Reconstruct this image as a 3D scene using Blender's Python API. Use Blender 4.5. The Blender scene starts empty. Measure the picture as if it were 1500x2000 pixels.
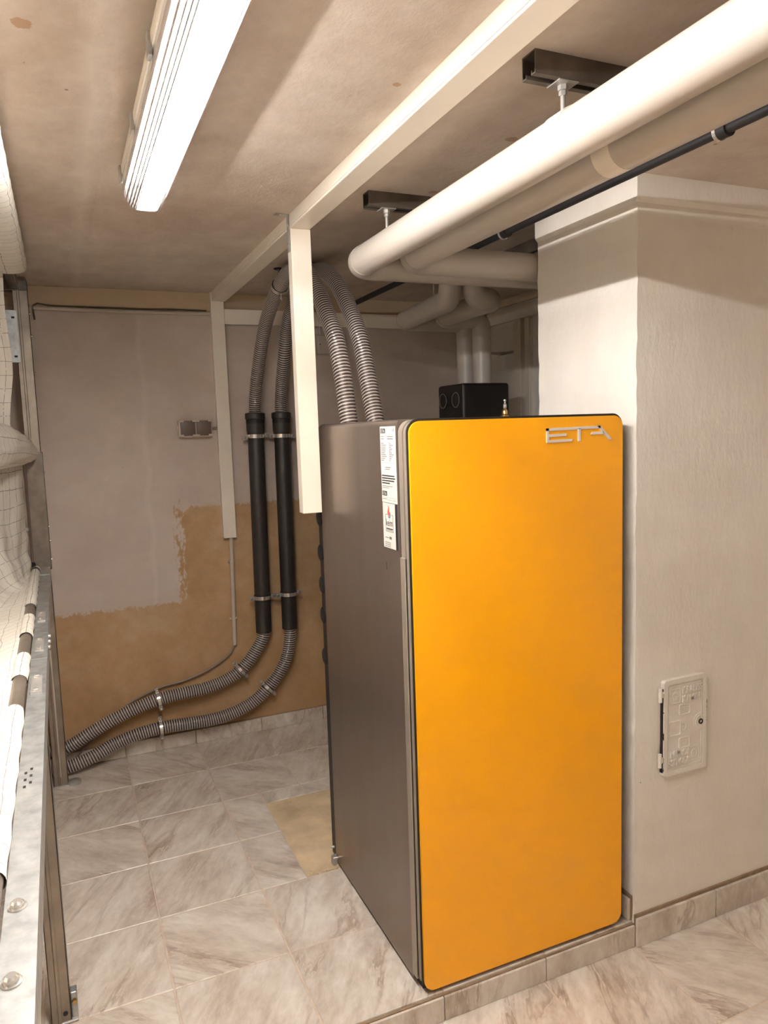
import bpy, bmesh, math, random
from mathutils import Vector, Matrix
random.seed(7)
S = bpy.context.scene
COL = S.collection
PI = math.pi

# ------------------------------------------------------------------ camera
cam = bpy.data.cameras.new('camera'); camo = bpy.data.objects.new('camera', cam); COL.objects.link(camo)
R = Vector((0.9164399, -0.3988461, -0.0325514)); U = Vector((0.0737937, 0.0884876, 0.9933400)); F = Vector((0.3933094, 0.9127386, -0.1105259))
m = Matrix((R, U, -F)).transposed().to_4x4(); m.translation = Vector((0, 0, 1.5))
camo.matrix_world = m
cam.sensor_fit = 'HORIZONTAL'; cam.sensor_width = 36; cam.lens = 1440.97 / 1500 * 36
cam.clip_start = 0.02
S.camera = camo
# ------------------------------------------------------------------ world, exposure
w = bpy.data.worlds.new('world'); S.world = w; w.use_nodes = True
w.node_tree.nodes['Background'].inputs[0].default_value = (0.8, 0.65, 0.5, 1)
w.node_tree.nodes['Background'].inputs[1].default_value = 0.0
S.view_settings.view_transform = 'Standard'; S.view_settings.look = 'None'; S.view_settings.gamma = 1
S.view_settings.use_curve_mapping = False
S.view_settings.exposure = 2.16
LAMP_STRENGTH = 92.0

# ------------------------------------------------------------------ materials
def lin(c):
    return tuple(((v / 255) / 12.92 if v <= 10 else (((v / 255) + 0.055) / 1.055) ** 2.4) for v in c) + (1,)

class NT:
    def __init__(s, name):
        s.m = bpy.data.materials.new(name); s.m.use_nodes = True
        s.t = s.m.node_tree; s.b = s.t.nodes['Principled BSDF']
        s.tc = None
    def n(s, typ, **kw):
        o = s.t.nodes.new(typ)
        for k, v in kw.items(): setattr(o, k, v)
        return o
    def l(s, a, b): s.t.links.new(a, b)
    def co(s, out='Object'):
        if s.tc is None: s.tc = s.n('ShaderNodeTexCoord')
        return s.tc.outputs[out]
    def val(s, x, sock):
        if isinstance(x, (int, float)): sock.default_value = x
        else: s.l(x, sock)
    def math(s, op, a, b=0.0, c=None, clamp=False):
        o = s.n('ShaderNodeMath', operation=op); o.use_clamp = clamp
        s.val(a, o.inputs[0]); s.val(b, o.inputs[1])
        if c is not None: s.val(c, o.inputs[2])
        return o.outputs[0]
    def noise(s, scale, detail=4, rough=0.55, vec=None, dist=0.0):
        o = s.n('ShaderNodeTexNoise'); o.inputs['Scale'].default_value = scale
        o.inputs['Detail'].default_value = detail; o.inputs['Roughness'].default_value = rough
        o.inputs['Distortion'].default_value = dist
        s.l(vec if vec is not None else s.co(), o.inputs['Vector']); return o.outputs['Fac']
    def map(s, vec, scale=(1, 1, 1), rot=(0, 0, 0), loc=(0, 0, 0)):
        o = s.n('ShaderNodeMapping'); s.l(vec, o.inputs['Vector'])
        o.inputs['Scale'].default_value = scale; o.inputs['Rotation'].default_value = rot; o.inputs['Location'].default_value = loc
        return o.outputs[0]
    def ramp(s, fac, stops):
        o = s.n('ShaderNodeValToRGB'); s.l(fac, o.inputs[0]); e = o.color_ramp.elements
        while len(e) < len(stops): e.new(0.5)
        for i, (p, c) in enumerate(stops): e[i].position = p; e[i].color = c
        return o.outputs[0]
    def mix(s, fac, a, b, blend='MIX'):
        o = s.n('ShaderNodeMix', data_type='RGBA', blend_type=blend)
        s.val(fac, o.inputs[0])
        for x, i in ((a, 6), (b, 7)):
            if isinstance(x, tuple): o.inputs[i].default_value = x
            else: s.l(x, o.inputs[i])
        return o.outputs[2]
    def sep(s, vec):
        o = s.n('ShaderNodeSeparateXYZ'); s.l(vec, o.inputs[0]); return o.outputs
    def bump(s, h, strength=0.3, dist=0.01, normal=None):
        o = s.n('ShaderNodeBump'); o.inputs['Strength'].default_value = strength; o.inputs['Distance'].default_value = dist
        s.l(h, o.inputs['Height'])
        if normal is not None: s.l(normal, o.inputs['Normal'])
        return o.outputs[0]
    def set(s, col=None, rough=None, metal=None, normal=None, **kw):
        for k, v in (('Base Color', col), ('Roughness', rough), ('Metallic', metal), ('Normal', normal)):
            if v is None: continue
            if isinstance(v, (tuple, float, int)): s.b.inputs[k].default_value = v
            else: s.l(v, s.b.inputs[k])
        for k, v in kw.items(): s.b.inputs[k.replace('_', ' ')].default_value = v
        return s.m

def simple(name, c, rough=0.5, metal=0.0, var=0.08, vscale=6, bscale=None, bstr=0.15, bdist=0.002, **kw):
    t = NT(name); c = lin(c)
    n = t.noise(vscale, 5)
    a = tuple(v * (1 - var * 2) for v in c[:3]) + (1,); b = tuple(min(1, v * (1 + var * 2)) for v in c[:3]) + (1,)
    col = t.ramp(n, [(0.3, a), (0.7, b)])
    nm = t.bump(t.noise(bscale, 4), bstr, bdist) if bscale else None
    return t.set(col, rough, metal, nm, **kw)

M = {}
M['white_plastic'] = simple('white_plastic', (226, 214, 196), 0.4, var=0.02)
M['duct_lid'] = simple('duct_lid', (232, 220, 202), 0.38, var=0.02)
M['jacket'] = simple('jacket', (192, 181, 168), 0.34, var=0.02, vscale=2)
M['black_pvc'] = simple('black_pvc', (44, 39, 36), 0.42, var=0.1)
M['black_rubber'] = simple('black_rubber', (22, 18, 17), 0.6, var=0.1)
M['black_foam'] = simple('black_foam', (26, 20, 19), 0.5, var=0.12, bscale=200, bstr=0.1)
M['zinc'] = simple('zinc', (182, 177, 170), 0.34, 0.55, var=0.1, vscale=25)
M['zinc_rail'] = simple('zinc_rail', (176, 176, 172), 0.42, 0.75, var=0.12, vscale=40)
M['steel_post'] = simple('steel_post', (150, 138, 124), 0.45, 0.75, var=0.12, vscale=9)
M['dark_channel'] = simple('dark_channel', (112, 102, 92), 0.36, 0.6, var=0.15, vscale=14)
M['chrome'] = simple('chrome', (214, 208, 200), 0.2, 0.75, var=0.04)
M['brass'] = simple('brass', (196, 160, 100), 0.28, 1.0, var=0.05)
M['boiler_side'] = None
M['rim'] = simple('rim', (158, 146, 132), 0.36, 0.35, var=0.02)
M['glass_yellow'] = simple('glass_yellow', (255, 174, 0), 0.14, var=0.0, Coat_Weight=0.3, Coat_Roughness=0.03)
M['logo_metal'] = simple('logo_metal', (226, 216, 204), 0.35, 0.15, var=0.02)
M['sticker'] = simple('sticker', (216, 211, 201), 0.45, var=0.01)
M['ink'] = simple('ink', (38, 36, 38), 0.5, var=0.0)
M['ink_grey'] = simple('ink_grey', (120, 116, 112), 0.5, var=0.0)
M['flame_red'] = simple('flame_red', (222, 92, 62), 0.5, var=0.0)
M['flame_blue'] = simple('flame_blue', (60, 130, 176), 0.5, var=0.0)
M['socket_brown'] = simple('socket_brown', (98, 80, 68), 0.45, var=0.04)
M['socket_frame'] = simple('socket_frame', (190, 176, 158), 0.45, var=0.03)
M['conduit'] = simple('conduit', (188, 174, 158), 0.45, var=0.03)
M['cable_grey'] = simple('cable_grey', (132, 118, 106), 0.5, var=0.04)
M['cable_dark'] = simple('cable_dark', (70, 62, 34), 0.5, var=0.1)
M['concrete'] = simple('concrete', (202, 178, 142), 0.9, var=0.12, vscale=9, bscale=60, bstr=0.3)
M['grout'] = simple('grout', (204, 184, 162), 0.9, var=0.06, vscale=30)
M['cement'] = simple('cement', (140, 116, 90), 0.9, var=0.15, vscale=30, bscale=120)
M['iron_dark'] = simple('iron_dark', (48, 34, 28), 0.7, 0.3, var=0.2, vscale=60)

def m_boiler():
    t = NT('boiler_side')
    n = t.noise(160, 2); v = t.map(t.co(), (3, 3, 0.4)); n2 = t.noise(3, 3, vec=v)
    col = t.ramp(n2, [(0.3, lin((120, 106, 96))), (0.7, lin((130, 116, 105)))])
    sc = t.noise(26, 8, 0.75, vec=t.map(t.co(), (1, 1, 0.15), (0.3, 0, 0)))
    col = t.mix(t.math('MULTIPLY', t.math('GREATER_THAN', sc, 0.735), 0.35), col, lin((190, 176, 160)))
    return t.set(col, 0.3, 0.65, t.bump(n, 0.02, 0.0005))
M['boiler_side'] = m_boiler()

CZ = 2.165
def plaster(name, c1, c2, bscale=34, bstr=0.35, bdist=0.006, stretch=(1, 1, 1), seam=None, spots=True, streak=None, chips=()):
    t = NT(name)
    v = t.map(t.co(), stretch)
    big = t.noise(1.6, 6, 0.6); mid = t.noise(9, 6, 0.65, vec=v)
    f = t.math('ADD', t.math('MULTIPLY', big, 0.6), t.math('MULTIPLY', mid, 0.4))
    col = t.ramp(f, [(0.36, lin(c1)), (0.62, lin(c2))])
    h = t.math('ADD', t.math('MULTIPLY', t.noise(bscale, 6, 0.7, vec=v), 1.0), t.math('MULTIPLY', mid, 1.2))
    if streak:
        st = t.noise(streak[0], 4, 0.6, vec=t.map(t.co(), streak[1]))
        col = t.mix(t.math('MULTIPLY', st, 0.35), col, lin(c1))
    if spots:
        vo = t.n('ShaderNodeTexVoronoi'); vo.inputs['Scale'].default_value = 9; vo.inputs['Randomness'].default_value = 1
        t.l(t.co(), vo.inputs['Vector'])
        sp = t.math('LESS_THAN', vo.outputs['Distance'], t.math('MULTIPLY', t.math('SUBTRACT', t.noise(3, 2), 0.42), 0.14))
        col = t.mix(t.math('MULTIPLY', sp, 0.65), col, lin((88, 66, 50)))
        h = t.math('SUBTRACT', h, sp)
    if seam:      # a trowelled plaster seam: (axis, position, half width)
        ax, pos, hw = seam
        x = t.sep(t.co())[ax]
        d = t.math('ABSOLUTE', t.math('SUBTRACT', t.math('ADD', x, t.math('MULTIPLY', t.noise(5, 3), 0.05)), pos + 0.025))
        k = t.math('SUBTRACT', 1.0, t.math('DIVIDE', d, hw), clamp=True)
        h = t.math('ADD', h, t.math('MULTIPLY', t.math('MULTIPLY', k, t.noise(46, 6, 0.8)), 5.0))
        col = t.mix(t.math('MULTIPLY', k, 0.35), col, lin(tuple(min(255, q + 12) for q in c2)))
    cn = t.noise(40, 4, 0.7) if chips else None
    for (px, py, pr) in chips:
        d = t.n('ShaderNodeVectorMath', operation='DISTANCE'); t.l(t.co(), d.inputs[0]); d.inputs[1].default_value = (px, py, CZ)
        k = t.math('LESS_THAN', t.math('ADD', d.outputs['Value'], t.math('MULTIPLY', t.math('SUBTRACT', cn, 0.5), pr * 1.6)), pr)
        col = t.mix(t.math('MULTIPLY', k, 0.75), col, lin((168, 128, 92))); h = t.math('SUBTRACT', h, t.math('MULTIPLY', k, 2.0))
    return t, col, h, (bstr, bdist)

def fin(p, rough=0.85):
    t, col, h, (bs, bd) = p
    return t.set(col, rough, 0.0, t.bump(h, bs, bd))

M['ceiling'] = fin(plaster('ceiling', (182, 163, 146), (218, 204, 189), 55, 0.32, 0.005, (1.4, 1, 1), seam=(0, 0.105, 0.03), streak=(3, (3, 0.4, 1)), chips=((-.011, 1.377, .016), (.647, 1.37, .010), (1.015, 1.933, .012), (1.0166, 1.5315, .013))))
M['plaster_pillar'] = fin(plaster('plaster_pillar', (229, 218, 204), (238, 229, 216), 40, 0.5, 0.005, (1, 1, 0.45), spots=True))
M['plaster_plain'] = fin(plaster('plaster_plain', (228, 220, 208), (236, 229, 219), 40, 0.2, 0.004, spots=False))
M['plaster_beam'] = fin(plaster('plaster_beam', (186, 162, 132), (202, 180, 152), 30, 0.35, 0.005, (0.5, 1, 2)))

def m_wall_back():
    t, col, h, _ = plaster('wall_back', (186, 168, 154), (204, 188, 174), 42, 0.25, 0.004, (0.7, 1, 1), seam=(0, 0.36, 0.02))
    x, y, z = t.sep(t.co())
    # bare render below the painted area
    n1 = t.math('MULTIPLY', t.math('SUBTRACT', t.noise(20, 8, 0.85), 0.5), 0.06)
    n2 = t.math('MULTIPLY', t.math('SUBTRACT', t.noise(80, 5, 0.8), 0.5), 0.05)
    a = t.math('MINIMUM', t.math('SUBTRACT', 0.462, x), t.math('SUBTRACT', z, 0.709))
    b = t.math('SUBTRACT', z, 1.165)
    d = t.math('ADD', t.math('MAXIMUM', a, b), t.math('ADD', n1, n2))
    # dry brush smears right of the vertical paint edge
    strip = t.math('MULTIPLY', t.math('SUBTRACT', 1.0, t.math('DIVIDE', t.math('ABSOLUTE', t.math('SUBTRACT', x, 0.49)), 0.05), clamp=True), t.math('GREATER_THAN', z, 0.72))
    sm = t.noise(28, 7, 0.8, vec=t.map(t.co(), (1.6, 1, 0.6)))
    d = t.math('ADD', d, t.math('MULTIPLY', strip, t.math('MULTIPLY', t.math('SUBTRACT', sm, 0.45), 0.6)))
    mask = t.math('MULTIPLY_ADD', d, 160, 0.5, clamp=True)
    bn = t.noise(2.5, 6, 0.6); bn2 = t.noise(14, 6, 0.7)
    brown = t.ramp(t.math('ADD', t.math('MULTIPLY', bn, 0.6), t.math('MULTIPLY', bn2, 0.4)), [(0.34, lin((160, 124, 82))), (0.52, lin((178, 144, 104))), (0.68, lin((190, 162, 126)))])
    low = t.math('MULTIPLY', t.math('SUBTRACT', 0.8, z, clamp=True), 0.35)
    brown = t.mix(low, brown, lin((158, 116, 68)))
    c = t.mix(mask, brown, col)
    h2 = t.math('ADD', h, t.math('MULTIPLY', mask, 0.7))
    return t.set(c, 0.85, 0, t.bump(h2, 0.25, 0.004))
M['wall_back'] = m_wall_back()

def m_tile():
    t = NT('marble_tile')
    oi = t.n('ShaderNodeObjectInfo')
    off = t.n('ShaderNodeCombineXYZ'); t.l(t.math('MULTIPLY', oi.outputs['Random'], 37.0), off.inputs[0]); t.l(t.math('MULTIPLY', oi.outputs['Random'], 91.0), off.inputs[1])
    rot = t.n('ShaderNodeVectorRotate', rotation_type='Z_AXIS'); t.l(t.co(), rot.inputs['Vector'])
    t.l(t.math('MULTIPLY_ADD', t.math('GREATER_THAN', oi.outputs['Random'], 0.62), 1.35, 0.75), rot.inputs['Angle'])
    va = t.n('ShaderNodeVectorMath', operation='ADD'); t.l(rot.outputs[0], va.inputs[0]); t.l(off.outputs[0], va.inputs[1])
    v = va.outputs[0]
    s1 = t.map(v, (1.0, 2.4, 1.0))
    base = t.noise(4, 6, 0.6, vec=s1, dist=0.3)
    fine = t.noise(22, 6, 0.65, vec=s1, dist=0.4)
    col = t.ramp(t.math('ADD', t.math('MULTIPLY', base, 0.65), t.math('MULTIPLY', fine, 0.35)), [(0.36, lin((178, 163, 147))), (0.49, lin((204, 191, 175))), (0.62, lin((222, 212, 198)))])
    # a few long diagonal veins: brownish smear with a pale hairline beside it
    s2 = t.map(v, (0.55, 2.6, 1.0), loc=(3, 5, 0))
    vn = t.noise(1.9, 5, 0.62, vec=s2, dist=0.5)
    band = t.math('SUBTRACT', 1.0, t.math('MULTIPLY', t.math('ABSOLUTE', t.math('SUBTRACT', vn, 0.47)), 26), clamp=True)
    grain = t.noise(46, 6, 0.75, vec=t.map(v, (1, 2.2, 1)))
    patchy = t.math('MULTIPLY', t.math('SUBTRACT', t.noise(3.4, 3, vec=v), 0.36, clamp=True), 3.0, clamp=True)
    col = t.mix(t.math('MULTIPLY', t.math('MULTIPLY', t.math('MULTIPLY', band, grain), patchy), 1.7, clamp=True), col, lin((140, 115, 93)))
    thin = t.math('SUBTRACT', 1.0, t.math('MULTIPLY', t.math('ABSOLUTE', t.math('SUBTRACT', vn, 0.485)), 190), clamp=True)
    col = t.mix(t.math('MULTIPLY', t.math('MULTIPLY', thin, patchy), 0.6), col, lin((236, 227, 212)))
    return t.set(col, t.math('MULTIPLY_ADD', grain, 0.14, 0.24), 0, t.bump(base, 0.05, 0.001))
M['tile'] = m_tile()

def m_hose():
    t = NT('hose_spiral')
    a = t.n('ShaderNodeAttribute', attribute_name='rib')
    col = t.ramp(a.outputs['Fac'], [(0.30, lin((62, 50, 46))), (0.55, lin((108, 95, 88))), (0.85, lin((184, 172, 163)))])
    return t.set(col, 0.24, 0.0, Coat_Weight=0.4, Coat_Roughness=0.1)
M['hose'] = m_hose()

def m_fabric():
    t = NT('silo_fabric')
    uv = t.co('UV'); x, y, z = t.sep(uv)
    def lines(c, p, wd): return t.math('LESS_THAN', t.math('ABSOLUTE', t.math('SUBTRACT', t.math('FRACT', t.math('DIVIDE', c, p)), 0.5)), wd / p / 2)
    j = t.math('MULTIPLY', t.math('SUBTRACT', t.noise(9, 3, vec=uv), 0.5), 0.012)
    la = lines(t.math('ADD', x, j), 0.045, 0.0016); lb = lines(t.math('ADD', y, j), 0.05, 0.0016)
    dash = t.math('GREATER_THAN', t.noise(70, 2, vec=uv), 0.40)
    g = t.math('MULTIPLY', t.math('MAXIMUM', la, lb), dash)
    wv = t.noise(420, 2, vec=uv)
    col = t.mix(t.math('MULTIPLY', g, 0.8), lin((222, 213, 198)), lin((74, 62, 54)))
    h = t.math('ADD', t.math('MULTIPLY', wv, 0.25), t.noise(16, 5, 0.6, vec=t.map(uv, (2.5, 0.6, 1))))
    return t.set(col, 0.8, 0, t.bump(h, 0.35, 0.008))
M['fabric'] = m_fabric()

def m_door():
    t = NT('painted_iron')
    n = t.noise(24, 7, 0.7)
    x, y, z = t.sep(t.co())
    # chipped paint along the hinge edge and the upper right corner
    e = t.math('SUBTRACT', 1.0, t.math('DIVIDE', t.math('ABSOLUTE', t.math('ADD', x, 0.086)), 0.006), clamp=True)
    e2 = t.math('MULTIPLY', t.math('SUBTRACT', 1.0, t.math('DIVIDE', t.math('ABSOLUTE', t.math('SUBTRACT', x, 0.084)), 0.008), clamp=True), t.math('GREATER_THAN', z, 0.225))
    ee = t.math('MAXIMUM', e, e2)
    chip = t.math('MULTIPLY', t.math('GREATER_THAN', t.math('MULTIPLY', ee, n), 0.50), 1.0)
    rustn = t.math('MULTIPLY', t.math('GREATER_THAN', t.noise(46, 6, 0.75), 0.70), 0.6)
    col = t.mix(t.math('MAXIMUM', chip, rustn), t.ramp(n, [(0.3, lin((222, 210, 196))), (0.7, lin((234, 225, 212)))]), lin((70, 42, 28)))
    return t.set(col, 0.55, 0, t.bump(n, 0.15, 0.002))
M['door_paint'] = m_door()

def m_emit(name, c, s):
    t = NT(name); n = t.noise(3, 2)
    col = t.ramp(n, [(0.0, c), (1.0, c)])
    t.set((0, 0, 0, 1), 0.5); t.l(col, t.b.inputs['Emission Color']); t.b.inputs['Emission Strength'].default_value = s
    return t.m
M['tube'] = m_emit('lamp_tube', (1.0, 0.985, 0.96, 1), LAMP_STRENGTH)

def m_diffuser():
    t = NT('prismatic_cover'); nt = t.t
    out = [n for n in nt.nodes if n.type == 'OUTPUT_MATERIAL'][0]
    tr = t.n('ShaderNodeBsdfTransparent'); tr.inputs[0].default_value = (0.96, 0.97, 1, 1)
    tl = t.n('ShaderNodeBsdfTranslucent'); tl.inputs[0].default_value = (0.95, 0.95, 0.95, 1)
    gl = t.n('ShaderNodeBsdfGlossy'); gl.inputs[0].default_value = (0.9, 0.93, 1, 1); gl.inputs[1].default_value = 0.12
    x, y, z = t.sep(t.co())       # satin bottom, clear ribbed flanks and end
    flank = t.math('GREATER_THAN', t.math('ABSOLUTE', t.math('SUBTRACT', x, 0.228)), 0.024)
    end = t.math('GREATER_THAN', t.math('ADD', y, t.math('MULTIPLY', t.noise(60, 3), 0.02)), 1.922)
    rib = t.math('GREATER_THAN', t.math('FRACT', t.math('MULTIPLY', x, 190)), 0.58)
    clear = t.math('MULTIPLY_ADD', rib, 0.016, 0.006)
    k = t.math('ADD', clear, t.math('MULTIPLY', t.math('SUBTRACT', 1.0, t.math('MAXIMUM', flank, end)), 0.16))
    m1 = t.n('ShaderNodeMixShader'); t.l(k, m1.inputs[0]); t.l(tr.outputs[0], m1.inputs[1]); t.l(tl.outputs[0], m1.inputs[2])
    lw = t.n('ShaderNodeLayerWeight'); lw.inputs[0].default_value = 0.25
    m2 = t.n('ShaderNodeMixShader'); facet = t.math('MULTIPLY', t.math('MAXIMUM', flank, end), rib)
    t.l(t.math('ADD', t.math('MULTIPLY_ADD', lw.outputs['Facing'], 0.12, 0.03), facet, clamp=True), m2.inputs[0]); t.l(m1.outputs[0], m2.inputs[1]); t.l(gl.outputs[0], m2.inputs[2])
    t.l(m2.outputs[0], out.inputs['Surface'])
    nt.nodes.remove(t.b)
    return t.m
M['diffuser'] = m_diffuser()

# ------------------------------------------------------------------ mesh helpers
class MB:
    def __init__(s): s.v = []; s.f = []; s.at = []
    def add(s, vs, fs, at=None):
        o = len(s.v); s.v += [tuple(p) for p in vs]; s.f += [tuple(i + o for i in q) for q in fs]
        s.at += list(at) if at is not None else [0.0] * len(vs)
        return s
    def box(s, x0, x1, y0, y1, z0, z1):
        vs = [(x, y, z) for z in (z0, z1) for y in (y0, y1) for x in (x0, x1)]
        return s.add(vs, [(0, 2, 3, 1), (4, 5, 7, 6), (0, 1, 5, 4), (2, 6, 7, 3), (0, 4, 6, 2), (1, 3, 7, 5)])
    def rbox(s, x0, x1, y0, y1, z0, z1, r=0.004, seg=2, pick=None):
        bm = bmesh.new(); bmesh.ops.create_cube(bm, size=1)
        for v in bm.verts: v.co = Vector(((x0 + x1) / 2 + v.co.x * (x1 - x0), (y0 + y1) / 2 + v.co.y * (y1 - y0), (z0 + z1) / 2 + v.co.z * (z1 - z0)))
        es = [e for e in bm.edges if pick is None or pick(e)]
        bmesh.ops.bevel(bm, geom=es, offset=r, segments=seg, profile=0.5, affect='EDGES')
        bm.verts.index_update()
        s.add([v.co[:] for v in bm.verts], [[v.index for v in f.verts] for f in bm.faces]); bm.free(); return s
    def frame(s, t):
        t = Vector(t).normalized(); a = Vector((0, 0, 1)) if abs(t.z) < 0.9 else Vector((1, 0, 0))
        u = t.cross(a).normalized(); return t, u, t.cross(u)
    def sweep(s, pts, rad, seg=20, cap=True, helix=None):
        pts = [Vector(p) for p in pts]; n = len(pts)
        if not isinstance(rad, (list, tuple)): rad = [rad] * n
        tan = [((pts[min(i + 1, n - 1)] - pts[max(i - 1, 0)]).normalized()) for i in range(n)]
        _, u, _ = s.frame(tan[0]); vs = []; at = []; L = 0
        for i in range(n):
            if i: L += (pts[i] - pts[i - 1]).length
            u = (u - tan[i] * u.dot(tan[i])).normalized(); b = tan[i].cross(u)
            for k in range(seg):
                th = 2 * PI * k / seg; r = rad[i]; a = 0.0
                if helix:
                    p, amp = helix; c = 0.5 + 0.5 * math.cos(2 * PI * L / p - th); a = c; r = r + amp * (c - 0.5) * 2
                q = pts[i] + (u * math.cos(th) + b * math.sin(th)) * r
                vs.append(q[:]); at.append(a)
        fs = [(i * seg + k, i * seg + (k + 1) % seg, (i + 1) * seg + (k + 1) % seg, (i + 1) * seg + k) for i in range(n - 1) for k in range(seg)]
        if cap: fs += [tuple(range(seg))[::-1], tuple((n - 1) * seg + k for k in range(seg))]
        return s.add(vs, fs, at)
    def cyl(s, a, b, r, seg=16, r2=None):
        return s.sweep([a, b], [r, r if r2 is None else r2], seg)
    def ring(s, c, axis, r0, r1, w, seg=24):
        t, u, b = s.frame(axis); c = Vector(c); vs = []
        prof = [(r0, -w / 2), (r1, -w / 2), (r1, w / 2), (r0, w / 2)]
        for k in range(seg):
            d = u * math.cos(2 * PI * k / seg) + b * math.sin(2 * PI * k / seg)
            for r, h in prof: vs.append((c + d * r + t * h)[:])
        fs = [(k * 4 + j, k * 4 + (j + 1) % 4, ((k + 1) % seg) * 4 + (j + 1) % 4, ((k + 1) % seg) * 4 + j) for k in range(seg) for j in range(4)]
        return s.add(vs, fs)
    def lathe(s, c, axis, prof, seg=24):
        t, u, b = s.frame(axis); c = Vector(c); vs = []
        for r, h in prof:
            for k in range(seg): vs.append((c + (u * math.cos(2 * PI * k / seg) + b * math.sin(2 * PI * k / seg)) * r + t * h)[:])
        n = len(prof)
        fs = [(i * seg + k, i * seg + (k + 1) % seg, (i + 1) * seg + (k + 1) % seg, (i + 1) * seg + k) for i in range(n - 1) for k in range(seg)]
        fs += [tuple(range(seg))[::-1], tuple((n - 1) * seg + k for k in range(seg))]
        return s.add(vs, fs)
    def obox(s, c, ax, ay, az, hx, hy, hz):
        c = Vector(c); vs = [c + Vector(ax) * (i * hx) + Vector(ay) * (j * hy) + Vector(az) * (k * hz) for k in (-1, 1) for j in (-1, 1) for i in (-1, 1)]
        return s.add([v[:] for v in vs], [(0, 2, 3, 1), (4, 5, 7, 6), (0, 1, 5, 4), (2, 6, 7, 3), (0, 4, 6, 2), (1, 3, 7, 5)])
    def prism(s, pts, o, u, v, n, d0, d1):      # polygon pts (2D) in the plane o + a*u + b*v, from d0 to d1 along n
        o, u, v, n = (Vector(q) for q in (o, u, v, n)); k = len(pts)
        vs = [(o + u * a + v * b + n * d)[:] for d in (d0, d1) for a, b in pts]
        fs = [tuple(range(k))[::-1], tuple(range(k, 2 * k))] + [(i, (i + 1) % k, k + (i + 1) % k, k + i) for i in range(k)]
        return s.add(vs, fs)
    def build(s, name, mat, parent=None, smooth=False, angle=None, label=None, inv=True):
        me = bpy.data.meshes.new(name); me.from_pydata(s.v, [], s.f)
        if any(s.at):
            a = me.attributes.new('rib', 'FLOAT', 'POINT'); a.data.foreach_set('value', s.at)
        bm = bmesh.new(); bm.from_mesh(me); bmesh.ops.recalc_face_normals(bm, faces=bm.faces); bm.to_mesh(me); bm.free()
        if smooth:
            me.polygons.foreach_set('use_smooth', [True] * len(me.polygons))
            me.set_sharp_from_angle(angle=math.radians(angle or 35))
        return link(name, me, mat, parent, label, inv)

def link(name, me, mat, parent=None, label=None, inv=True):
    o = bpy.data.objects.new(name, me); COL.objects.link(o)
    if mat is not None and not me.materials: me.materials.append(M[mat] if isinstance(mat, str) else mat)
    if parent is not None:
        o.parent = parent
        if inv and parent.type == 'EMPTY': o.matrix_parent_inverse = Matrix.Translation(-parent.location)
    if label: o['label'] = label
    return o

def tag(o, label, cat, group=None):
    o['label'] = label; o['category'] = cat
    if group: o['group'] = group
    return o
def thing(name, label, cat, loc, group=None):
    e = bpy.data.objects.new(name, None); COL.objects.link(e); e.location = loc; e.empty_display_size = 0.05
    return tag(e, label, cat, group)
def struct(o): o['kind'] = 'structure'; return o

def rrect(w, h, r, n=6, x=0.0, y=0.0):
    p = []
    for cx, cy, a0 in ((w / 2 - r, h / 2 - r, 0), (-w / 2 + r, h / 2 - r, 90), (-w / 2 + r, -h / 2 + r, 180), (w / 2 - r, -h / 2 + r, 270)):
        for k in range(n + 1):
            a = math.radians(a0 + 90 * k / n); p.append((x + cx + r * math.cos(a), y + cy + r * math.sin(a)))
    return p

def spline(cps, step):
    cps = [Vector(c) for c in cps]; P = [cps[0] * 2 - cps[1]] + cps + [cps[-1] * 2 - cps[-2]]; dense = []
    for i in range(1, len(P) - 2):
        p0, p1, p2, p3 = P[i - 1:i + 3]
        t0 = 0.0; t1 = t0 + (p1 - p0).length ** .5; t2 = t1 + (p2 - p1).length ** .5; t3 = t2 + (p3 - p2).length ** .5
        for k in range(40):
            t = t1 + (t2 - t1) * k / 40
            a1 = p0 * ((t1 - t) / (t1 - t0)) + p1 * ((t - t0) / (t1 - t0)); a2 = p1 * ((t2 - t) / (t2 - t1)) + p2 * ((t - t1) / (t2 - t1)); a3 = p2 * ((t3 - t) / (t3 - t2)) + p3 * ((t - t2) / (t3 - t2))
            b1 = a1 * ((t2 - t) / (t2 - t0)) + a2 * ((t - t0) / (t2 - t0)); b2 = a2 * ((t3 - t) / (t3 - t1)) + a3 * ((t - t1) / (t3 - t1))
            dense.append(b1 * ((t2 - t) / (t2 - t1)) + b2 * ((t - t1) / (t2 - t1)))
    dense.append(cps[-1]); out = [dense[0]]; acc = 0.0
    for a, b in zip(dense, dense[1:]):
        L = (b - a).length
        while acc + L >= step:
            k = (step - acc) / L; a = a + (b - a) * k; out.append(a.copy()); L = (b - a).length; acc = 0.0
        acc += L
    return out

def text_mb(s, size, u, v, n, o, depth, center=False, sx=1.0, bold=0.0):
    cu = bpy.data.curves.new('lettering', 'FONT'); cu.body = s; cu.size = size; cu.extrude = depth; cu.resolution_u = 3; cu.offset = bold
    if center: cu.align_x = 'CENTER'
    ob = bpy.data.objects.new('lettering', cu); COL.objects.link(ob)
    dg = bpy.context.evaluated_depsgraph_get(); me = bpy.data.meshes.new_from_object(ob.evaluated_get(dg))
    u, v, n, o = (Vector(q) for q in (u, v, n, o)); mb = MB()
    mb.add([(o + u * p.co.x * sx + v * p.co.y + n * p.co.z)[:] for p in me.vertices], [tuple(f.vertices) for f in me.polygons])
    bpy.data.objects.remove(ob); bpy.data.curves.remove(cu); bpy.data.meshes.remove(me)
    return mb

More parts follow.
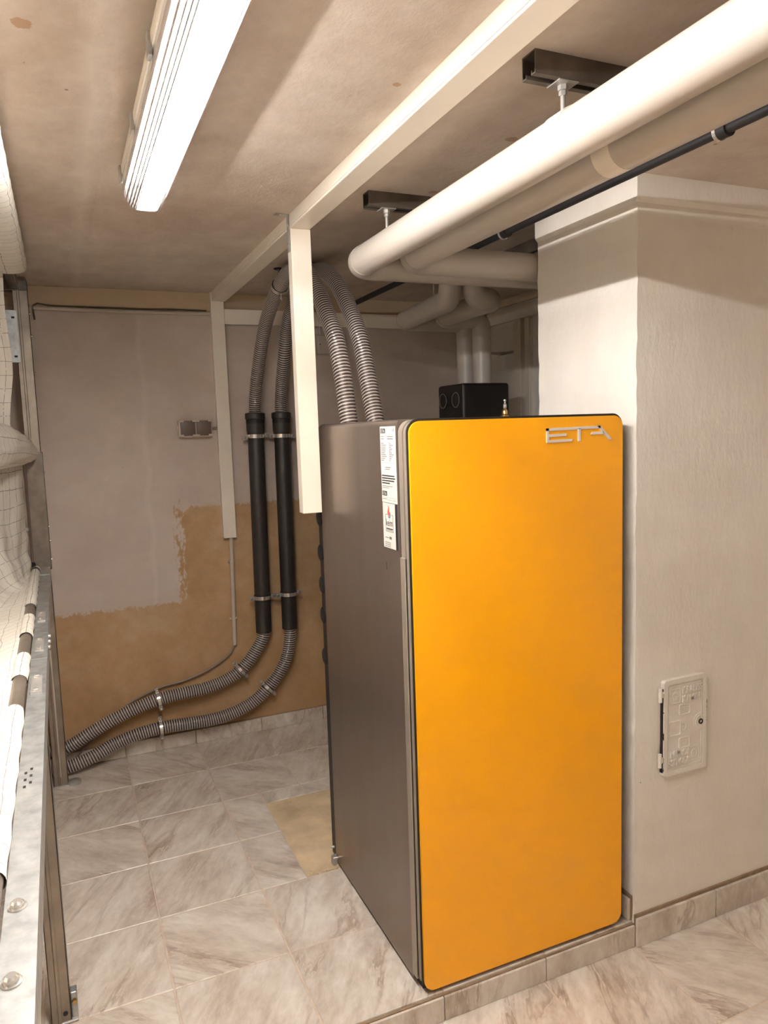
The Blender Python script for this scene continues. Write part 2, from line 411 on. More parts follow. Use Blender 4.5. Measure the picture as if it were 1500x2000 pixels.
# ------------------------------------------------------------------ the room
CZ = 2.165; YB = 3.585; ZL = -0.078; YS = 1.627
struct(MB().box(-1.9, 2.8, -0.95, 3.75, CZ, CZ + 0.12).build('ceiling', 'ceiling'))
struct(MB().box(-1.9, 2.35, YB, YB + 0.12, -0.2, CZ).build('wall_back', 'wall_back'))
struct(MB().box(-1.95, -1.8, -0.95, YB, -0.2, CZ).build('wall_left', 'plaster_plain'))
struct(MB().box(-1.8, 2.75, -0.95, -0.8, -0.2, CZ).build('wall_front', 'plaster_plain'))
struct(MB().box(2.6, 2.75, -0.8, 2.1, -0.2, CZ).build('wall_right', 'plaster_plain'))
struct(MB().box(2.21, 2.33, 2.085, YB, -0.2, CZ).build('wall_side', 'plaster_plain'))
# chimney breast: slightly uneven plastered block with a thin cornice lip
def rough_wall(name, x0, x1, y0, y1, z0, z1, mat, amp=0.0025, n=0.04):
    bm = bmesh.new(); bmesh.ops.create_cube(bm, size=1)
    for v in bm.verts: v.co = Vector((x0 + (v.co.x + .5) * (x1 - x0), y0 + (v.co.y + .5) * (y1 - y0), z0 + (v.co.z + .5) * (z1 - z0)))
    es = [e for e in bm.edges if abs(e.verts[0].co.z - e.verts[1].co.z) > 0.1]
    bmesh.ops.subdivide_edges(bm, edges=es, cuts=int((z1 - z0) / n))
    rnd = random.Random(3)
    for v in bm.verts:
        if z0 + .01 < v.co.z < z1 - .01 and v.co.x < x0 + .01: v.co.x += rnd.uniform(-amp, amp); v.co.y += rnd.uniform(-amp, amp) * .4
    me = bpy.data.meshes.new(name); bm.to_mesh(me); bm.free()
    return link(name, me, mat)
pil = struct(rough_wall('wall_chimney', 1.478, 2.62, 1.625, 2.085, -0.2, CZ, 'plaster_pillar'))
cb = MB()
for (z0, z1, pr) in ((2.104, CZ, 0.010),):
    cb.box(1.478 - pr, 2.6, 1.625 - pr, 1.626, z0, z1); cb.box(1.478 - pr, 1.479, 1.626, 2.085, z0, z1)
cb.prism([(0, 0), (0.010, 0.0), (0.0, -0.012)], (1.478, 1.615, 2.104), (-1, 0, 0), (0, 0, 1), (0, 1, 0), 0, 0.47)
cb.prism([(0, 0), (0.010, 0.0), (0.0, -0.012)], (1.468, 1.625, 2.104), (0, -1, 0), (0, 0, 1), (1, 0, 0), 0, 1.13)
cb.build('cornice', 'plaster_pillar', pil)
# ring beam above the back wall
struct(MB().rbox(-1.8, 2.21, YB - 0.012, YB + 0.01, 2.078, CZ + 0.001, 0.003, 1).build('trim_1', 'plaster_beam'))
struct(MB().rbox(2.198, 2.22, 2.085, YB, 2.125, CZ + 0.001, 0.003, 1).build('trim_2', 'plaster_beam'))

# floors: a raised plinth at the back, 78 mm lower in front
fl_up = struct(MB().box(-1.8, 2.21, YS + 0.004, YB, -0.2, -0.0022).build('floor', 'grout'))
fl_lo = struct(MB().box(-1.8, 2.6, -0.8, YS + 0.004, -0.25, ZL - 0.0022).build('floor', 'grout'))
TC = {}
def tile(parent, x0, x1, y0, y1, ztop, g=0.0027, th=0.008, name='tile'):
    wx, wy = round(x1 - x0 - 2 * g, 4), round(y1 - y0 - 2 * g, 4)
    if wx < 0.012 or wy < 0.012: return
    key = (wx, wy, th)
    if key not in TC:
        b = 0.0015; a, c = wx / 2, wy / 2; v = []
        for (p, q, z) in ((a, c, -th), (a, c, -b), (a - b, c - b, 0)): v += [(-p, -q, z), (p, -q, z), (p, q, z), (-p, q, z)]
        f = [(8, 9, 10, 11)] + [(k * 4 + i, k * 4 + (i + 1) % 4, k * 4 + 4 + (i + 1) % 4, k * 4 + 4 + i) for k in (0, 1) for i in range(4)]
        me = bpy.data.meshes.new('tile'); me.from_pydata(v, [], f); me.materials.append(M['tile']); TC[key] = me
    o = bpy.data.objects.new(name, TC[key]); COL.objects.link(o); o.parent = parent
    o.location = ((x0 + x1) / 2, (y0 + y1) / 2, ztop + random.uniform(-0.0004, 0.0004)); return o
PX = 0.328; PY = 0.3264; X0 = 0.172
HX0, HX1, HY0, HY1 = 0.656, 1.44, 2.284, 2.836      # broken-out patch beside the boiler
ys = [YS + k * PY for k in range(6)] + [YB]
for i in range(-6, 7):
    xa = X0 + i * PX; xb = min(xa + PX, 2.21); xa = max(xa, -1.8)
    if xb <= xa + .02: continue
    for k in range(len(ys) - 1):
        ya, yb = ys[k], ys[k + 1]
        if xa < HX1 and xb > HX0 and ya < HY1 - .02 and yb > HY0 + .02:
            if xa < HX0: tile(fl_up, xa, HX0, ya, yb if yb < HY1 + .12 else yb, 0)
            if yb > HY1: tile(fl_up, max(xa, HX0), xb, HY1, yb, 0)
            continue
        tile(fl_up, xa, xb, ya, yb, 0)
# uneven screed in the patch
def patch():
    bm = bmesh.new(); nx, ny = 26, 20; rnd = random.Random(5); g = []
    for j in range(ny + 1):
        for i in range(nx + 1):
            g.append(bm.verts.new((HX0 + (HX1 - HX0) * i / nx, HY0 + (HY1 - HY0) * j / ny, -0.0006 + rnd.uniform(-.0008, .0006))))
    for j in range(ny):
        for i in range(nx): bm.faces.new((g[j * (nx + 1) + i], g[j * (nx + 1) + i + 1], g[(j + 1) * (nx + 1) + i + 1], g[(j + 1) * (nx + 1) + i]))
    me = bpy.data.meshes.new('concrete_patch'); bm.to_mesh(me); bm.free()
    o = link('concrete_patch', me, 'concrete', fl_up, 'bare beige screed where tiles are missing'); return o
patch()
cr = MB(); rnd = random.Random(9)
for _ in range(26):
    x = rnd.uniform(HX0 + .01, .80); y = rnd.choice((HY0 + rnd.uniform(.0, .03), HY1 - rnd.uniform(.0, .03))); r = rnd.uniform(.002, .006)
    cr.lathe((x, y, -.001), (rnd.uniform(-.4, .4), rnd.uniform(-.4, .4), 1), [(r, 0), (r * .9, r * .7), (r * .3, r)], 6)
o = cr.build('mortar_crumbs', 'concrete', fl_up, label='broken mortar crumbs along the patch edge'); o['kind'] = 'stuff'
for i in range(-6, 10):
    xa = 0.161 + i * PX
    if xa > 2.55: continue
    for k in range(7):
        yb = YS - 0.002 - k * 0.325; tile(fl_lo, max(xa, -1.8), min(xa + PX, 2.6), yb - 0.325, yb, ZL)
# step riser + skirting tiles, each a tile of its own
def wall_tile(parent, u0, u1, z0, z1, face, y, th=0.009):
    g = 0.0015; mb = MB()
    if face == 'y': mb.rbox(u0 + g, u1 - g, y - th, y, z0, z1, 0.001, 1)
    else: mb.rbox(y - th, y, u0 + g, u1 - g, z0, z1, 0.001, 1)
    mb2 = [Vector(v) for v in mb.v]; c = sum(mb2, Vector()) / len(mb2)
    me = bpy.data.meshes.new('tile'); me.from_pydata([(v - c)[:] for v in mb2], [], mb.f); me.materials.append(M['tile'])
    o = bpy.data.objects.new('tile', me); COL.objects.link(o); o.parent = parent; o.location = c; return o
rz = struct(MB().box(-1.8, 1.478, YS - 0.003, YS + 0.006, ZL - .01, -0.006).build('baseboard_front', 'cement'))
for i in range(-6, 4):
    u0 = 0.171 + i * PX; wall_tile(rz, max(u0, -1.8), min(u0 + PX, 1.478), ZL, -0.010, 'y', YS)
bs = struct(MB().box(1.478, 2.6, 1.619, 1.6255, ZL - .01, 0.022).build('baseboard_chimney', 'cement'))
for i in range(0, 4):
    u0 = 1.478 + i * 0.322; wall_tile(bs, u0, min(u0 + 0.322, 2.6), ZL, 0.012, 'y', 1.620)
sd = struct(MB().box(1.472, 1.4785, 1.632, 2.085, -.004, 0.078).build('baseboard_side', 'cement'))
wall_tile(sd, 1.634, 1.86, 0.001, 0.068, 'x', 1.473); wall_tile(sd, 1.86, 2.085, 0.001, 0.068, 'x', 1.473)
bb = struct(MB().box(-1.8, 2.21, YB - .004, YB + .001, -.004, 0.071).build('baseboard_back', 'cement'))
for i in range(-6, 7):
    u0 = 0.170 + i * PX
    if u0 > 2.1: continue
    wall_tile(bb, max(u0, -1.8), min(u0 + PX, 2.21), 0.001, 0.068, 'y', YB - .003)

# ------------------------------------------------------------------ boiler
BX0, BX1, BYF, BYB, BZ = 0.772, 1.438, 1.633, 2.312, 1.525
bo = thing('pellet_boiler', 'tall taupe pellet boiler with a glossy orange-yellow glass front', 'boiler', (1.105, 1.97, 0.0))
def pk(e):
    a, b = e.verts[0].co, e.verts[1].co
    return (a.z > 1 and b.z > 1)
body = MB().rbox(BX0, BX1, 1.692, BYB, 0.014, BZ, 0.016, 4, pk).build('body', 'boiler_side', bo, True, 40)
MB().box(BX0 + .012, BX1 - .012, 1.66, BYB - .02, 0.0, 0.016).build('plinth', 'black_rubber', bo)
def xz(name, pts, y0, y1, mat, parent=bo, **k):
    return MB().prism(pts, (0, 0, 0), (1, 0, 0), (0, 0, 1), (0, 1, 0), y0, y1).build(name, mat, parent, **k)
cx, cz = (BX0 + BX1) / 2, BZ / 2 + .004
xz('front_frame', rrect(BX1 - BX0, BZ - .012, .034, 8, cx, cz), 1.664, 1.688, 'rim', smooth=True)
xz('front_frame', rrect(BX1 - BX0 - .004, BZ - .016, .033, 8, cx, cz), 1.644, 1.662, 'rim', smooth=True)
xz('frame_gap', rrect(BX1 - BX0 - .010, BZ - .022, .030, 8, cx, cz), 1.640, 1.6925, 'black_rubber', smooth=True)
xz('gasket', rrect(BX1 - BX0 + .001, BZ - .010, .034, 8, cx + .001, cz + .001), 1.6375, 1.6436, 'black_rubber', smooth=True)
gp = xz('glass_front', rrect(BX1 - BX0 - .008, BZ - .018, .031, 10, cx, cz - .001), 1.630, 1.637, 'glass_yellow', smooth=True)
# grip strip let into the left door edge
MB().rbox(BX0 - .0035, BX0 + .004, 1.664, 1.690, 0.03, 1.176, .0015, 2).build('grip_strip', 'rim', bo)
# pressed slot in the side panel
MB().rbox(BX0 - .0006, BX0 + .001, 1.7845, 1.7865, 1.128, 1.150, .0004, 1).build('slot', 'black_rubber', bo)
# logo: one bar over E, T and a slanted A
def L(x, z): return (x, z)
lg = MB()
for q in ([(1.177, 1.490), (1.3545, 1.4925), (1.3545, 1.4855), (1.177, 1.483)],
          [(1.177, 1.490), (1.1835, 1.490), (1.1835, 1.452), (1.177, 1.452)],
          [(1.1835, 1.4735), (1.241, 1.4745), (1.2395, 1.468), (1.1835, 1.467)],
          [(1.1835, 1.4585), (1.260, 1.4595), (1.258, 1.453), (1.1835, 1.452)],
          [(1.2795, 1.487), (1.2875, 1.487), (1.2875, 1.453), (1.2795, 1.453)],
          [(1.3425, 1.4925), (1.354, 1.4925), (1.395, 1.4535), (1.384, 1.4535)],
          [(1.321, 1.469), (1.327, 1.476), (1.364, 1.4765), (1.369, 1.469)]):
    lg.prism(q[::-1], (0, 0, 0), (1, 0, 0), (0, 0, 1), (0, 1, 0), 1.6265, 1.6302)
lg.build('logo', 'logo_metal', bo, label='silver ETA logo letters')
# rear cover with a scalloped row of cable ports, standing proud of the left side
rear = MB().box(BX0 + .003, BX1 - .01, BYB, BYB + .046, 0.02, BZ - .03).build('rear_panel', 'black_foam', bo)
for z in (1.215, 1.095, 0.985, 0.880, 0.735):
    MB().lathe((BX0 + .003, BYB + .034, z), (-1, 0, 0), [(.029, -.006), (.029, .002), (.026, .004), (.010, .0045)], 22).build('cable_port', 'black_rubber', rear, True)
MB().cyl((BX0 - .004, BYB + .006, .06), (BX0 - .016, BYB + .006, .06), .004, 10).build('screw', 'zinc', rear)
MB().rbox(BX0 - .016, BX0 + .01, BYB - .012, BYB + .012, .0, .03, .002, 1).build('foot', 'zinc', bo)
# stickers on the left side; u runs towards the front
SU, SV, SN = Vector((0, -1, 0)), Vector((0, 0, 1)), Vector((-1, 0, 0))
def sticker(name, y, z, w, h, label):
    o = Vector((BX0, y, z))
    st = MB().prism([(0, 0), (w, 0), (w, -h), (0, -h)], o, SU, SV, SN, -.0002, .0006).build(name, 'sticker', bo, label=label)
    return st, o
def bars(mb, o, lst, d=.0009):
    for (u, v, w, h) in lst: mb.prism([(u, v), (u + w, v), (u + w, v - h), (u, v - h)], o, SU, SV, SN, .0005, d)
def eta_badge(st, o, u, v):
    mb = MB(); bars(mb, o, [(u, v, .030, .0125)], .0008); mb.build('badge', 'ink', st, label='black badge reading ETA')
    text_mb('ETA', .0125, SU, SV, SN, o + SU * (u + .0035) + SV * (v - .0108) + SN * .0009, .0001, sx=1.0).build('lettering', 'sticker', st)
st, o = sticker('rating_plate', 1.800, 1.5085, .097, .118, 'white rating plate with rows of small print')
eta_badge(st, o, .004, -.005)
mb = MB(); rows = [(.0045, -.021, .090, .0006), (.0045, -.0395, .090, .0006), (.0045, -.0935, .090, .0006)]
rnd = random.Random(2)
for k in range(2): rows += [(.0045, -.0245 - k * .006, rnd.uniform(.008, .02), .002), (.046, -.0245 - k * .006, .036, .0026)]
for k in range(10): rows += [(.0045, -.0425 - k * .0049, rnd.uniform(.016, .036), .002), (.056, -.0425 - k * .0049, rnd.uniform(.008, .03), .002)]
rows += [(.028, -.1045, .034, .002), (.028, -.1095, .028, .002), (.080, -.006, .003, .008), (.086, -.006, .003, .008)]
bars(mb, o, rows); mb.build('print', 'ink_grey', st)
st, o = sticker('notice_label', 1.7995, 1.3905, .097, .080, 'white notice label with four bold lines')
eta_badge(st, o, .004, -.050)
mb = MB(); bars(mb, o, [(.004, -.008 - k * .0065, (.080, .084, .078, .050)[k], .0032) for k in range(4)]); mb.build('print', 'ink', st)
mb = MB(); bars(mb, o, [(.004, -.036 - k * .0045, (.066, .044, .0, .060)[k] or .001, .0014) for k in range(3)] + [(.004, -.0665, .088, .0005), (.004, -.070, .030, .0014), (.036, -.0725, .024, .0008), (.066, -.0725, .026, .0008)]); mb.build('print', 'ink_grey', st)
st, o = sticker('installer_sticker', 1.797, 1.309, .082, .119, 'white installer sticker with flame logo and dark right edge')
mb = MB(); bars(mb, o, [(.079, .0, .011, .119)]); mb.build('dark_edge', 'ink', st)
FL = [(.036, -.034), (.031, -.028), (.031, -.021), (.036, -.014), (.037, -.005), (.042, -.013), (.041, -.019), (.045, -.026), (.042, -.033)]
MB().prism(FL, o, SU, SV, SN, .0005, .0010).build('flame', 'flame_red', st, label='orange-red flame')
MB().prism([(.045, -.022), (.049, -.028), (.048, -.036), (.042, -.040), (.036, -.038), (.034, -.034), (.041, -.036), (.045, -.031)], o, SU, SV, SN, .0005, .0011).build('flame_base', 'flame_blue', st, label='blue curl under the flame')
text_mb('keim', .026, SU, SV, SN, o + SU * .0185 + SV * (-.060) + SN * .0009, .0001, sx=.86).build('lettering', 'ink', st)
mb = MB(); bars(mb, o, [(.017, -.030, .012, .001), (.017, -.030, .001, .045), (.053, -.030, .012, .001), (.064, -.030, .001, .045), (.017, -.0745, .048, .001), (.021, -.066, .040, .0028), (.021, -.071, .040, .001)]); mb.build('print', 'ink', st)
mb = MB(); bars(mb, o, [(.012, -.091, .022, .002), (.038, -.088, .014, .007), (.010, -.104, .036, .0015), (.010, -.109, .036, .0015), (.010, -.114, .036, .0015)]); mb.build('print', 'ink_grey', st)
# brass vent standing on the boiler top
vv = thing('air_vent', 'small brass air vent on top of the yellow boiler', 'valve', (1.385, 2.15, BZ))
MB().lathe((1.385, 2.15, BZ), (0, 0, 1), [(.016, -.001), (.016, .010), (.011, .014), (.011, .024), (.007, .032), (.0055, .034)], 16).build('body', 'brass', vv, True)
MB().lathe((1.385, 2.15, BZ + .033), (0, 0, 1), [(.004, 0), (.006, .004), (.006, .014), (.003, .018), (.003, .024), (.005, .026), (.004, .031)], 14).build('cap', 'chrome', vv, True)

# ------------------------------------------------------------------ cable ducts
def duct(name, label, x0, x1, y0, y1, z0, z1, lid, loc=None, cap=True):
    """box duct; lid = side carrying the snap-on cover: '-y', '-z', '-x'"""
    e = thing(name, label, 'cable duct', loc or ((x0 + x1) / 2, (y0 + y1) / 2, z0), 'white cable ducts')
    t = .008
    if lid == '-y':
        MB().box(x0 + .0012, x1 - .0012, y0 + t, y1, z0 + .001, z1).build('base', 'white_plastic', e)
        MB().rbox(x0, x1, y0, y0 + t - .0015, z0, z1, .0015, 2).build('lid', 'duct_lid', e)
    elif lid == '-z':
        MB().box(x0 + .0012, x1 - .0012, y0, y1, z0 + t, z1).build('base', 'white_plastic', e)
        MB().rbox(x0, x1, y0, y1, z0, z0 + t - .0015, .0015, 2).build('lid', 'duct_lid', e)
    else:
        MB().box(x0 + t, x1, y0, y1, z0 + .0012, z1 - .0012).build('base', 'white_plastic', e)
        MB().rbox(x0, x0 + t - .0015, y0, y1, z0, z1, .0015, 2).build('lid', 'duct_lid', e)
    return e
DX0, DX1, DZ = 0.688, 0.751, 2.122
duct('cable_duct', 'long white cable duct running along the ceiling to the back wall', DX0, DX1, -0.8, YB - .042, DZ, CZ, '-z')
po = duct('cable_duct', 'white cable duct hanging from the ceiling beside the boiler', 0.688, 0.7515, 2.246, 2.288, 1.243, DZ - .0008, '-y')
MB().rbox(0.6925, 0.747, 2.254, 2.2885, 1.252, DZ - .0012, .001, 1).build('inner_channel', 'white_plastic', po)
duct('cable_duct', 'white upright cable duct on the back wall below the ceiling duct', 0.683, 0.744, YB - .040, YB, 1.005, CZ - .001, '-y')
duct('cable_duct', 'low white cable duct running across the back wall behind the hoses', 0.7445, 2.205, YB - .038, YB - .012, 2.020, 2.089, '-y')
duct('cable_duct', 'white cable duct along the side wall behind the chimney', 2.176, 2.21, 2.6, YB - .039, 2.040, 2.107, '-x')
duct('cable_duct', 'wide white upright cable duct on the side wall behind the boiler', 2.182, 2.21, 3.235, 3.30, 1.0, 2.039, '-x')
duct('cable_duct', 'narrow white upright cable duct on the side wall next to the wide one', 2.186, 2.21, 3.165, 3.205, 1.0, 2.039, '-x')
br = thing('angle_bracket', 'small galvanised angle bracket fixing the hanging duct to the ceiling', 'bracket', (0.687, 2.26, 2.16))
MB().rbox(0.645, 0.6875, 2.255, 2.275, CZ - .0025, CZ - .0002, .0008, 1).build('ceiling_leg', 'zinc', br)
MB().rbox(0.6848, 0.6872, 2.255, 2.275, 2.055, CZ - .001, .0008, 1).build('upright_leg', 'zinc', br)
MB().lathe((0.664, 2.265, CZ - .0025), (0, 0, -1), [(.005, 0), (.0045, .002), (.002, .003)], 10).build('screw', 'chrome', br)
for z in (2.135, 2.075): MB().lathe((0.6848, 2.265, z), (-1, 0, 0), [(.004, 0), (.0036, .0015), (.002, .002)], 10).build('screw', 'chrome', br)

# conduit under the wall duct
cd = thing('conduit', 'thin grey plastic conduit below the wall duct', 'conduit', (0.716, YB - .018, 0.47))
MB().cyl((0.722, YB - .017, 1.01), (0.711, YB - .017, 0.468), .0105, 14).build('tube', 'conduit', cd, True)
for z in (0.885, 0.60):
    x = 0.722 - (1.01 - z) / .542 * .011
    k = MB().ring((x, YB - .017, z), (0, 0, 1), .0105, .013, .012, 16).build('clip', 'conduit', cd)
    MB().box(x - .018, x + .018, YB - .012, YB, z - .005, z + .005).build('clip_base', 'socket_frame', k)
    for s in (-1, 1): MB().lathe((x + s * .0155, YB - .011, z), (0, -1, 0), [(.0035, 0), (.003, .005), (.001, .006)], 8).build('nail_head', 'brass', k)
tag(MB().sweep(spline([(0.711, YB - .017, 0.475), (0.690, YB - .02, 0.435), (0.63, YB - .022, 0.392), (0.55, YB - .022, 0.355), (0.44, YB - .022, 0.327), (0.36, YB - .022, 0.318), (0.2, YB - .024, 0.262), (0.05, YB - .026, 0.14), (-0.05, YB - .03, 0.05)], .012), .0045, 8).build('cable', 'cable_grey', smooth=True), 'thin grey cable curving from the conduit down along the hoses', 'cable')
tag(MB().sweep(spline([(-0.07, YB - .014, 2.07), (0.3, YB - .014, 2.066), (0.683, YB - .013, 2.068)], .03), .009, 8).build('conduit', 'conduit', smooth=True), 'painted conduit under the ring beam on the back wall', 'conduit')
tag(MB().sweep(spline([(-0.068, YB - .016, 2.02), (-0.066, YB - .017, 2.085), (0.0, YB - .018, 2.0815), (0.2, YB - .018, 2.080), (0.4, YB - .018, 2.0795), (0.5, YB - .018, 2.082), (0.683, YB - .018, 2.081)], .02), .0035, 8).build('cable', 'cable_dark', smooth=True), 'thin dark cable lying on the wall conduit under the ceiling', 'cable')

# double socket
so = thing('double_socket', 'double surface-mounted wall socket with two dark brown flaps', 'socket', (0.58, YB - .03, 1.495))
MB().rbox(0.502, 0.658, YB - .042, YB, 1.494, 1.577, .006, 3).build('housing', 'socket_frame', so, True)
for x in (0.5445, 0.6175):
    MB().rbox(x - .034, x + .034, YB - .050, YB - .040, 1.502, 1.572, .003, 2).build('flap', 'socket_brown', so, True, label='dark brown hinged flap')
    for dx in (-1, 1):
        for z in (1.503, 1.571): MB().rbox(x + dx * .029 - .009, x + dx * .029 + .009, YB - .0515, YB - .042, z - .005, z + .005, .001, 1).build('corner_clip', 'socket_frame', so)
MB().box(0.496, 0.503, YB - .03, YB - .01, 1.525, 1.552).build('side_entry', 'socket_frame', so)
tag(MB().cyl((0.657, YB - .012, 1.535), (0.684, YB - .012, 1.535), .006, 10).build('conduit', 'cable_grey', smooth=True), 'short stub of cable between the socket and the upright duct', 'cable')
# junction boxes half hidden by the hanging duct
for x0, x1, z0, lab in ((1.20, 1.275, 1.886, 'square junction box on the back wall right of the hanging duct'), (1.285, 1.35, 1.892, 'small junction box partly behind the clear hose')):
    jb = thing('junction_box', lab, 'junction box', ((x0 + x1) / 2, YB - .02, z0))
    MB().rbox(x0, x1, YB - .034, YB, z0, z0 + .095, .004, 2).build('housing', 'socket_frame', jb)
    MB().rbox(x0 + .003, x1 - .003, YB - .040, YB - .033, z0 + .003, z0 + .092, .004, 2).build('cover', 'conduit', jb)
    for s in (x0 + .012, x1 - .012): MB().lathe((s, YB - .040, z0 + .047), (0, -1, 0), [(.003, 0), (.0025, .001)], 8).build('screw', 'iron_dark', jb)
    MB().cyl((x0 + .02, YB - .02, z0 + .094), (x0 + .02, YB - .02, 2.025), .006, 8).build('cable_entry', 'conduit', jb)

# ------------------------------------------------------------------ pellet hoses
HP = .0112
def hose(label, cps, group, name='suction_hose'):
    o = MB().sweep(spline(cps, HP / 5), .0288, 18, True, (HP, .0014)).build(name, 'hose', smooth=True, angle=80)
    return tag(o, label, 'hose', group)
YH = 3.51
hose('clear ribbed suction hose arching over from the left black pipe to the boiler', [(0.857, YH, 1.555), (0.857, 3.505, 1.62), (0.857, 3.46, 1.72), (0.857, 3.367, 1.843), (0.857, 3.219, 1.985), (0.857, 2.968, 2.096), (0.857, 2.771, 2.122), (0.857, 2.60, 2.06), (0.857, 2.486, 1.963), (0.857, 2.413, 1.885), (0.857, 2.346, 1.805), (0.857, 2.292, 1.683), (0.857, 2.248, 1.518)], 'clear suction hoses over the boiler')
hose('clear ribbed suction hose arching over from the right black pipe to the boiler', [(0.986, YH, 1.555), (0.985, 3.507, 1.62), (0.978, 3.45, 1.72), (0.966, 3.345, 1.841), (0.962, 3.259, 1.968), (0.96, 3.12, 2.068), (0.96, 2.93, 2.125), (0.96, 2.76, 2.115), (0.96, 2.606, 2.043), (0.96, 2.485, 1.935), (0.955, 2.375, 1.811), (0.95, 2.309, 1.685), (0.945, 2.235, 1.518)], 'clear suction hoses over the boiler')
LH1 = [(0.846, YH, .58), (0.845, YH, .52), (0.802, YH, .442), (0.721, YH, .356), (0.640, YH, .315), (0.543, YH, .293), (0.44, YH, .287), (0.329, YH, .277), (0.22, YH, .25), (0.12, YH, .216), (0.02, YH, .172), (-0.081, YH, .125), (-0.2, YH, .108)]
LH2 = [(0.979, YH, .58), (0.978, YH, .50), (0.955, YH, .385), (0.910, YH, .305), (0.851, YH, .243), (0.78, YH, .188), (0.69, YH, .152), (0.583, YH, .133), (0.45, YH, .134), (0.330, YH, .137), (0.22, YH, .125), (0.115, YH, .098), (0.02, YH - .02, .067), (-0.087, YH - .03, .045), (-0.2, YH - .03, .04)]
hose('upper ribbed hose bending from the left black pipe along the wall to the silo', LH1, 'ribbed hoses along the back wall')
hose('lower ribbed hose bending from the right black pipe along the skirting to the silo', LH2, 'ribbed hoses along the back wall')
for x, xb, lab in ((0.857, 0.846, 'black plastic pipe upright on the back wall, nearer the socket'), (0.986, 0.979, 'black plastic pipe upright on the back wall, nearer the boiler')):
    e = thing('black_pipe', lab, 'pipe', (xb, YH, .53), 'upright black pipes')
    ax = Vector((x - xb, 0, 1.60 - .53))
    P = lambda z: Vector((xb + (x - xb) * (z - .53) / 1.07, YH, z))
    MB().sweep([P(.53), P(1.50)], .0385, 28).build('pipe', 'black_pvc', e, True)
    MB().lathe(P(1.485), ax, [(.0390, 0), (.0395, .01), (.0435, .035), (.0435, .085), (.0475, .088), (.0475, .112), (.043, .116), (.031, .117)], 28).build('socket', 'black_pvc', e, True)
    MB().ring(P(1.575), ax, .0434, .0438, .05, 28).build('socket_lip', 'black_rubber', e, True)

def clamp(label, c, axis, side, back, r, blen, group, w=.018):
    c = Vector(c); axis = Vector(axis).normalized(); side = Vector(side).normalized(); back = Vector(back).normalized()
    e = thing('pipe_clamp', label, 'clamp', c + back * (r + blen), group)
    MB().ring(c, axis, r - .001, r + .0022, w + .006, 28).build('rubber_liner', 'black_rubber', e, True)
    MB().ring(c, axis, r + .002, r + .0042, w, 28).build('band', 'chrome', e, True)
    for s in (-1, 1):
        p = c + side * s * (r + .014)
        lug = MB().obox(p, side, axis, back, .012, w / 2, .0045).build('lug', 'zinc', e)
        q = p + side * s * .003
        MB().lathe(q + back * .012, -back, [(.003, 0), (.003, .018), (.0062, .018), (.0062, .022), (.004, .0245)], 12).build('screw', 'chrome', lug, True)
    MB().cyl(c + back * (r + .002), c + back * (r + blen), .004, 10).build('stud', 'zinc', e)
    return e
PP = lambda x, xb, z: (xb + (x - xb) * (z - .53) / 1.07, YH, z)
G = 'steel clamps on the black pipes'
for x, xb, w_ in ((0.857, 0.846, 'left'), (0.986, 0.979, 'right')):
    ax = (x - xb, 0, 1.07); off = 0 if w_ == 'left' else .002
    clamp('upper steel clamp around the %s black pipe' % w_, PP(x, xb, 1.490 - off), ax, (1, 0, .09 if w_ == 'left' else -.02), (0, 1, 0), .0385, .036, G)
    clamp('lower steel clamp around the %s black pipe' % w_, PP(x, xb, .704 + off), ax, (1, 0, .05), (0, 1, 0), .0385, .036, G)
G = 'steel clamps on the ribbed hoses'
for (p, q, c, lab) in ((LH1[2], LH1[4], LH1[3], 'steel clamp at the bend of the upper ribbed hose'), (LH2[3], LH2[5], LH2[4], 'steel clamp at the bend of the lower ribbed hose'), (LH1[6], LH1[8], LH1[7], 'steel clamp on the level run of the upper ribbed hose'), (LH2[8], LH2[10], LH2[9], 'steel clamp on the level run of the lower ribbed hose')):
    a = (Vector(p) - Vector(q)).normalized(); clamp(lab, c, a, a.cross(Vector((0, 1, 0))), (0, 1, 0), .0302, .045, G, .015)
a = Vector((0, -.45, .21)).normalized()
hk = clamp('dark clamp hanging the left clear hose from the ceiling', (0.857, 2.985, 2.091), a, a.cross(Vector((1, 0, 0))), (0, 0.05, 1), .0302, .044, 'steel clamps on the ribbed hoses', .016)
MB().lathe((0.857, 2.99, CZ - .004), (0, 0, 1), [(.018, 0), (.02, .002), (.02, .0035)], 14).build('ceiling_plate', 'iron_dark', hk)

# ------------------------------------------------------------------ insulated heating pipes
def fillet(path, bend):
    """list of (kind, points): straight runs and elbows"""
    P = [Vector(p) for p in path]; out = []; cur = P[0]
    for i in range(1, len(P) - 1):
        a = (P[i] - P[i - 1]).normalized(); b = (P[i + 1] - P[i]).normalized()
        s = P[i] - a * bend; t = P[i] + b * bend
        if (s - cur).length > .003: out.append(('straight', [cur, s]))
        c = s + b * bend; arc = []
        for k in range(13):
            th = PI / 2 * k / 12; arc.append(c - b * bend * math.cos(th) + a * bend * math.sin(th))
        out.append(('elbow', arc)); cur = t
    out.append(('straight', [cur, P[-1]])); return out
RP = .0447
def pipe_run(label, path, r=RP, bend=.056, seams=()):
    e = thing('insulated_pipe', label, 'pipe', path[0], 'white insulated heating pipes')
    for kind, pts in fillet(path, bend):
        if kind == 'straight': MB().sweep(pts, r, 40).build('straight_jacket', 'jacket', e, True)
        else:
            a = (pts[1] - pts[0]).normalized(); b = (pts[-1] - pts[-2]).normalized()
            p2 = [pts[0] - a * .006] + pts + [pts[-1] + b * .006]
            MB().sweep(p2, r + .0011, 40).build('elbow_jacket', 'jacket', e, True)
    for c, ax in seams: MB().ring(c, ax, r - .001, r + .0007, .05, 40).build('joint_tape', 'duct_lid', e, True)
    return e
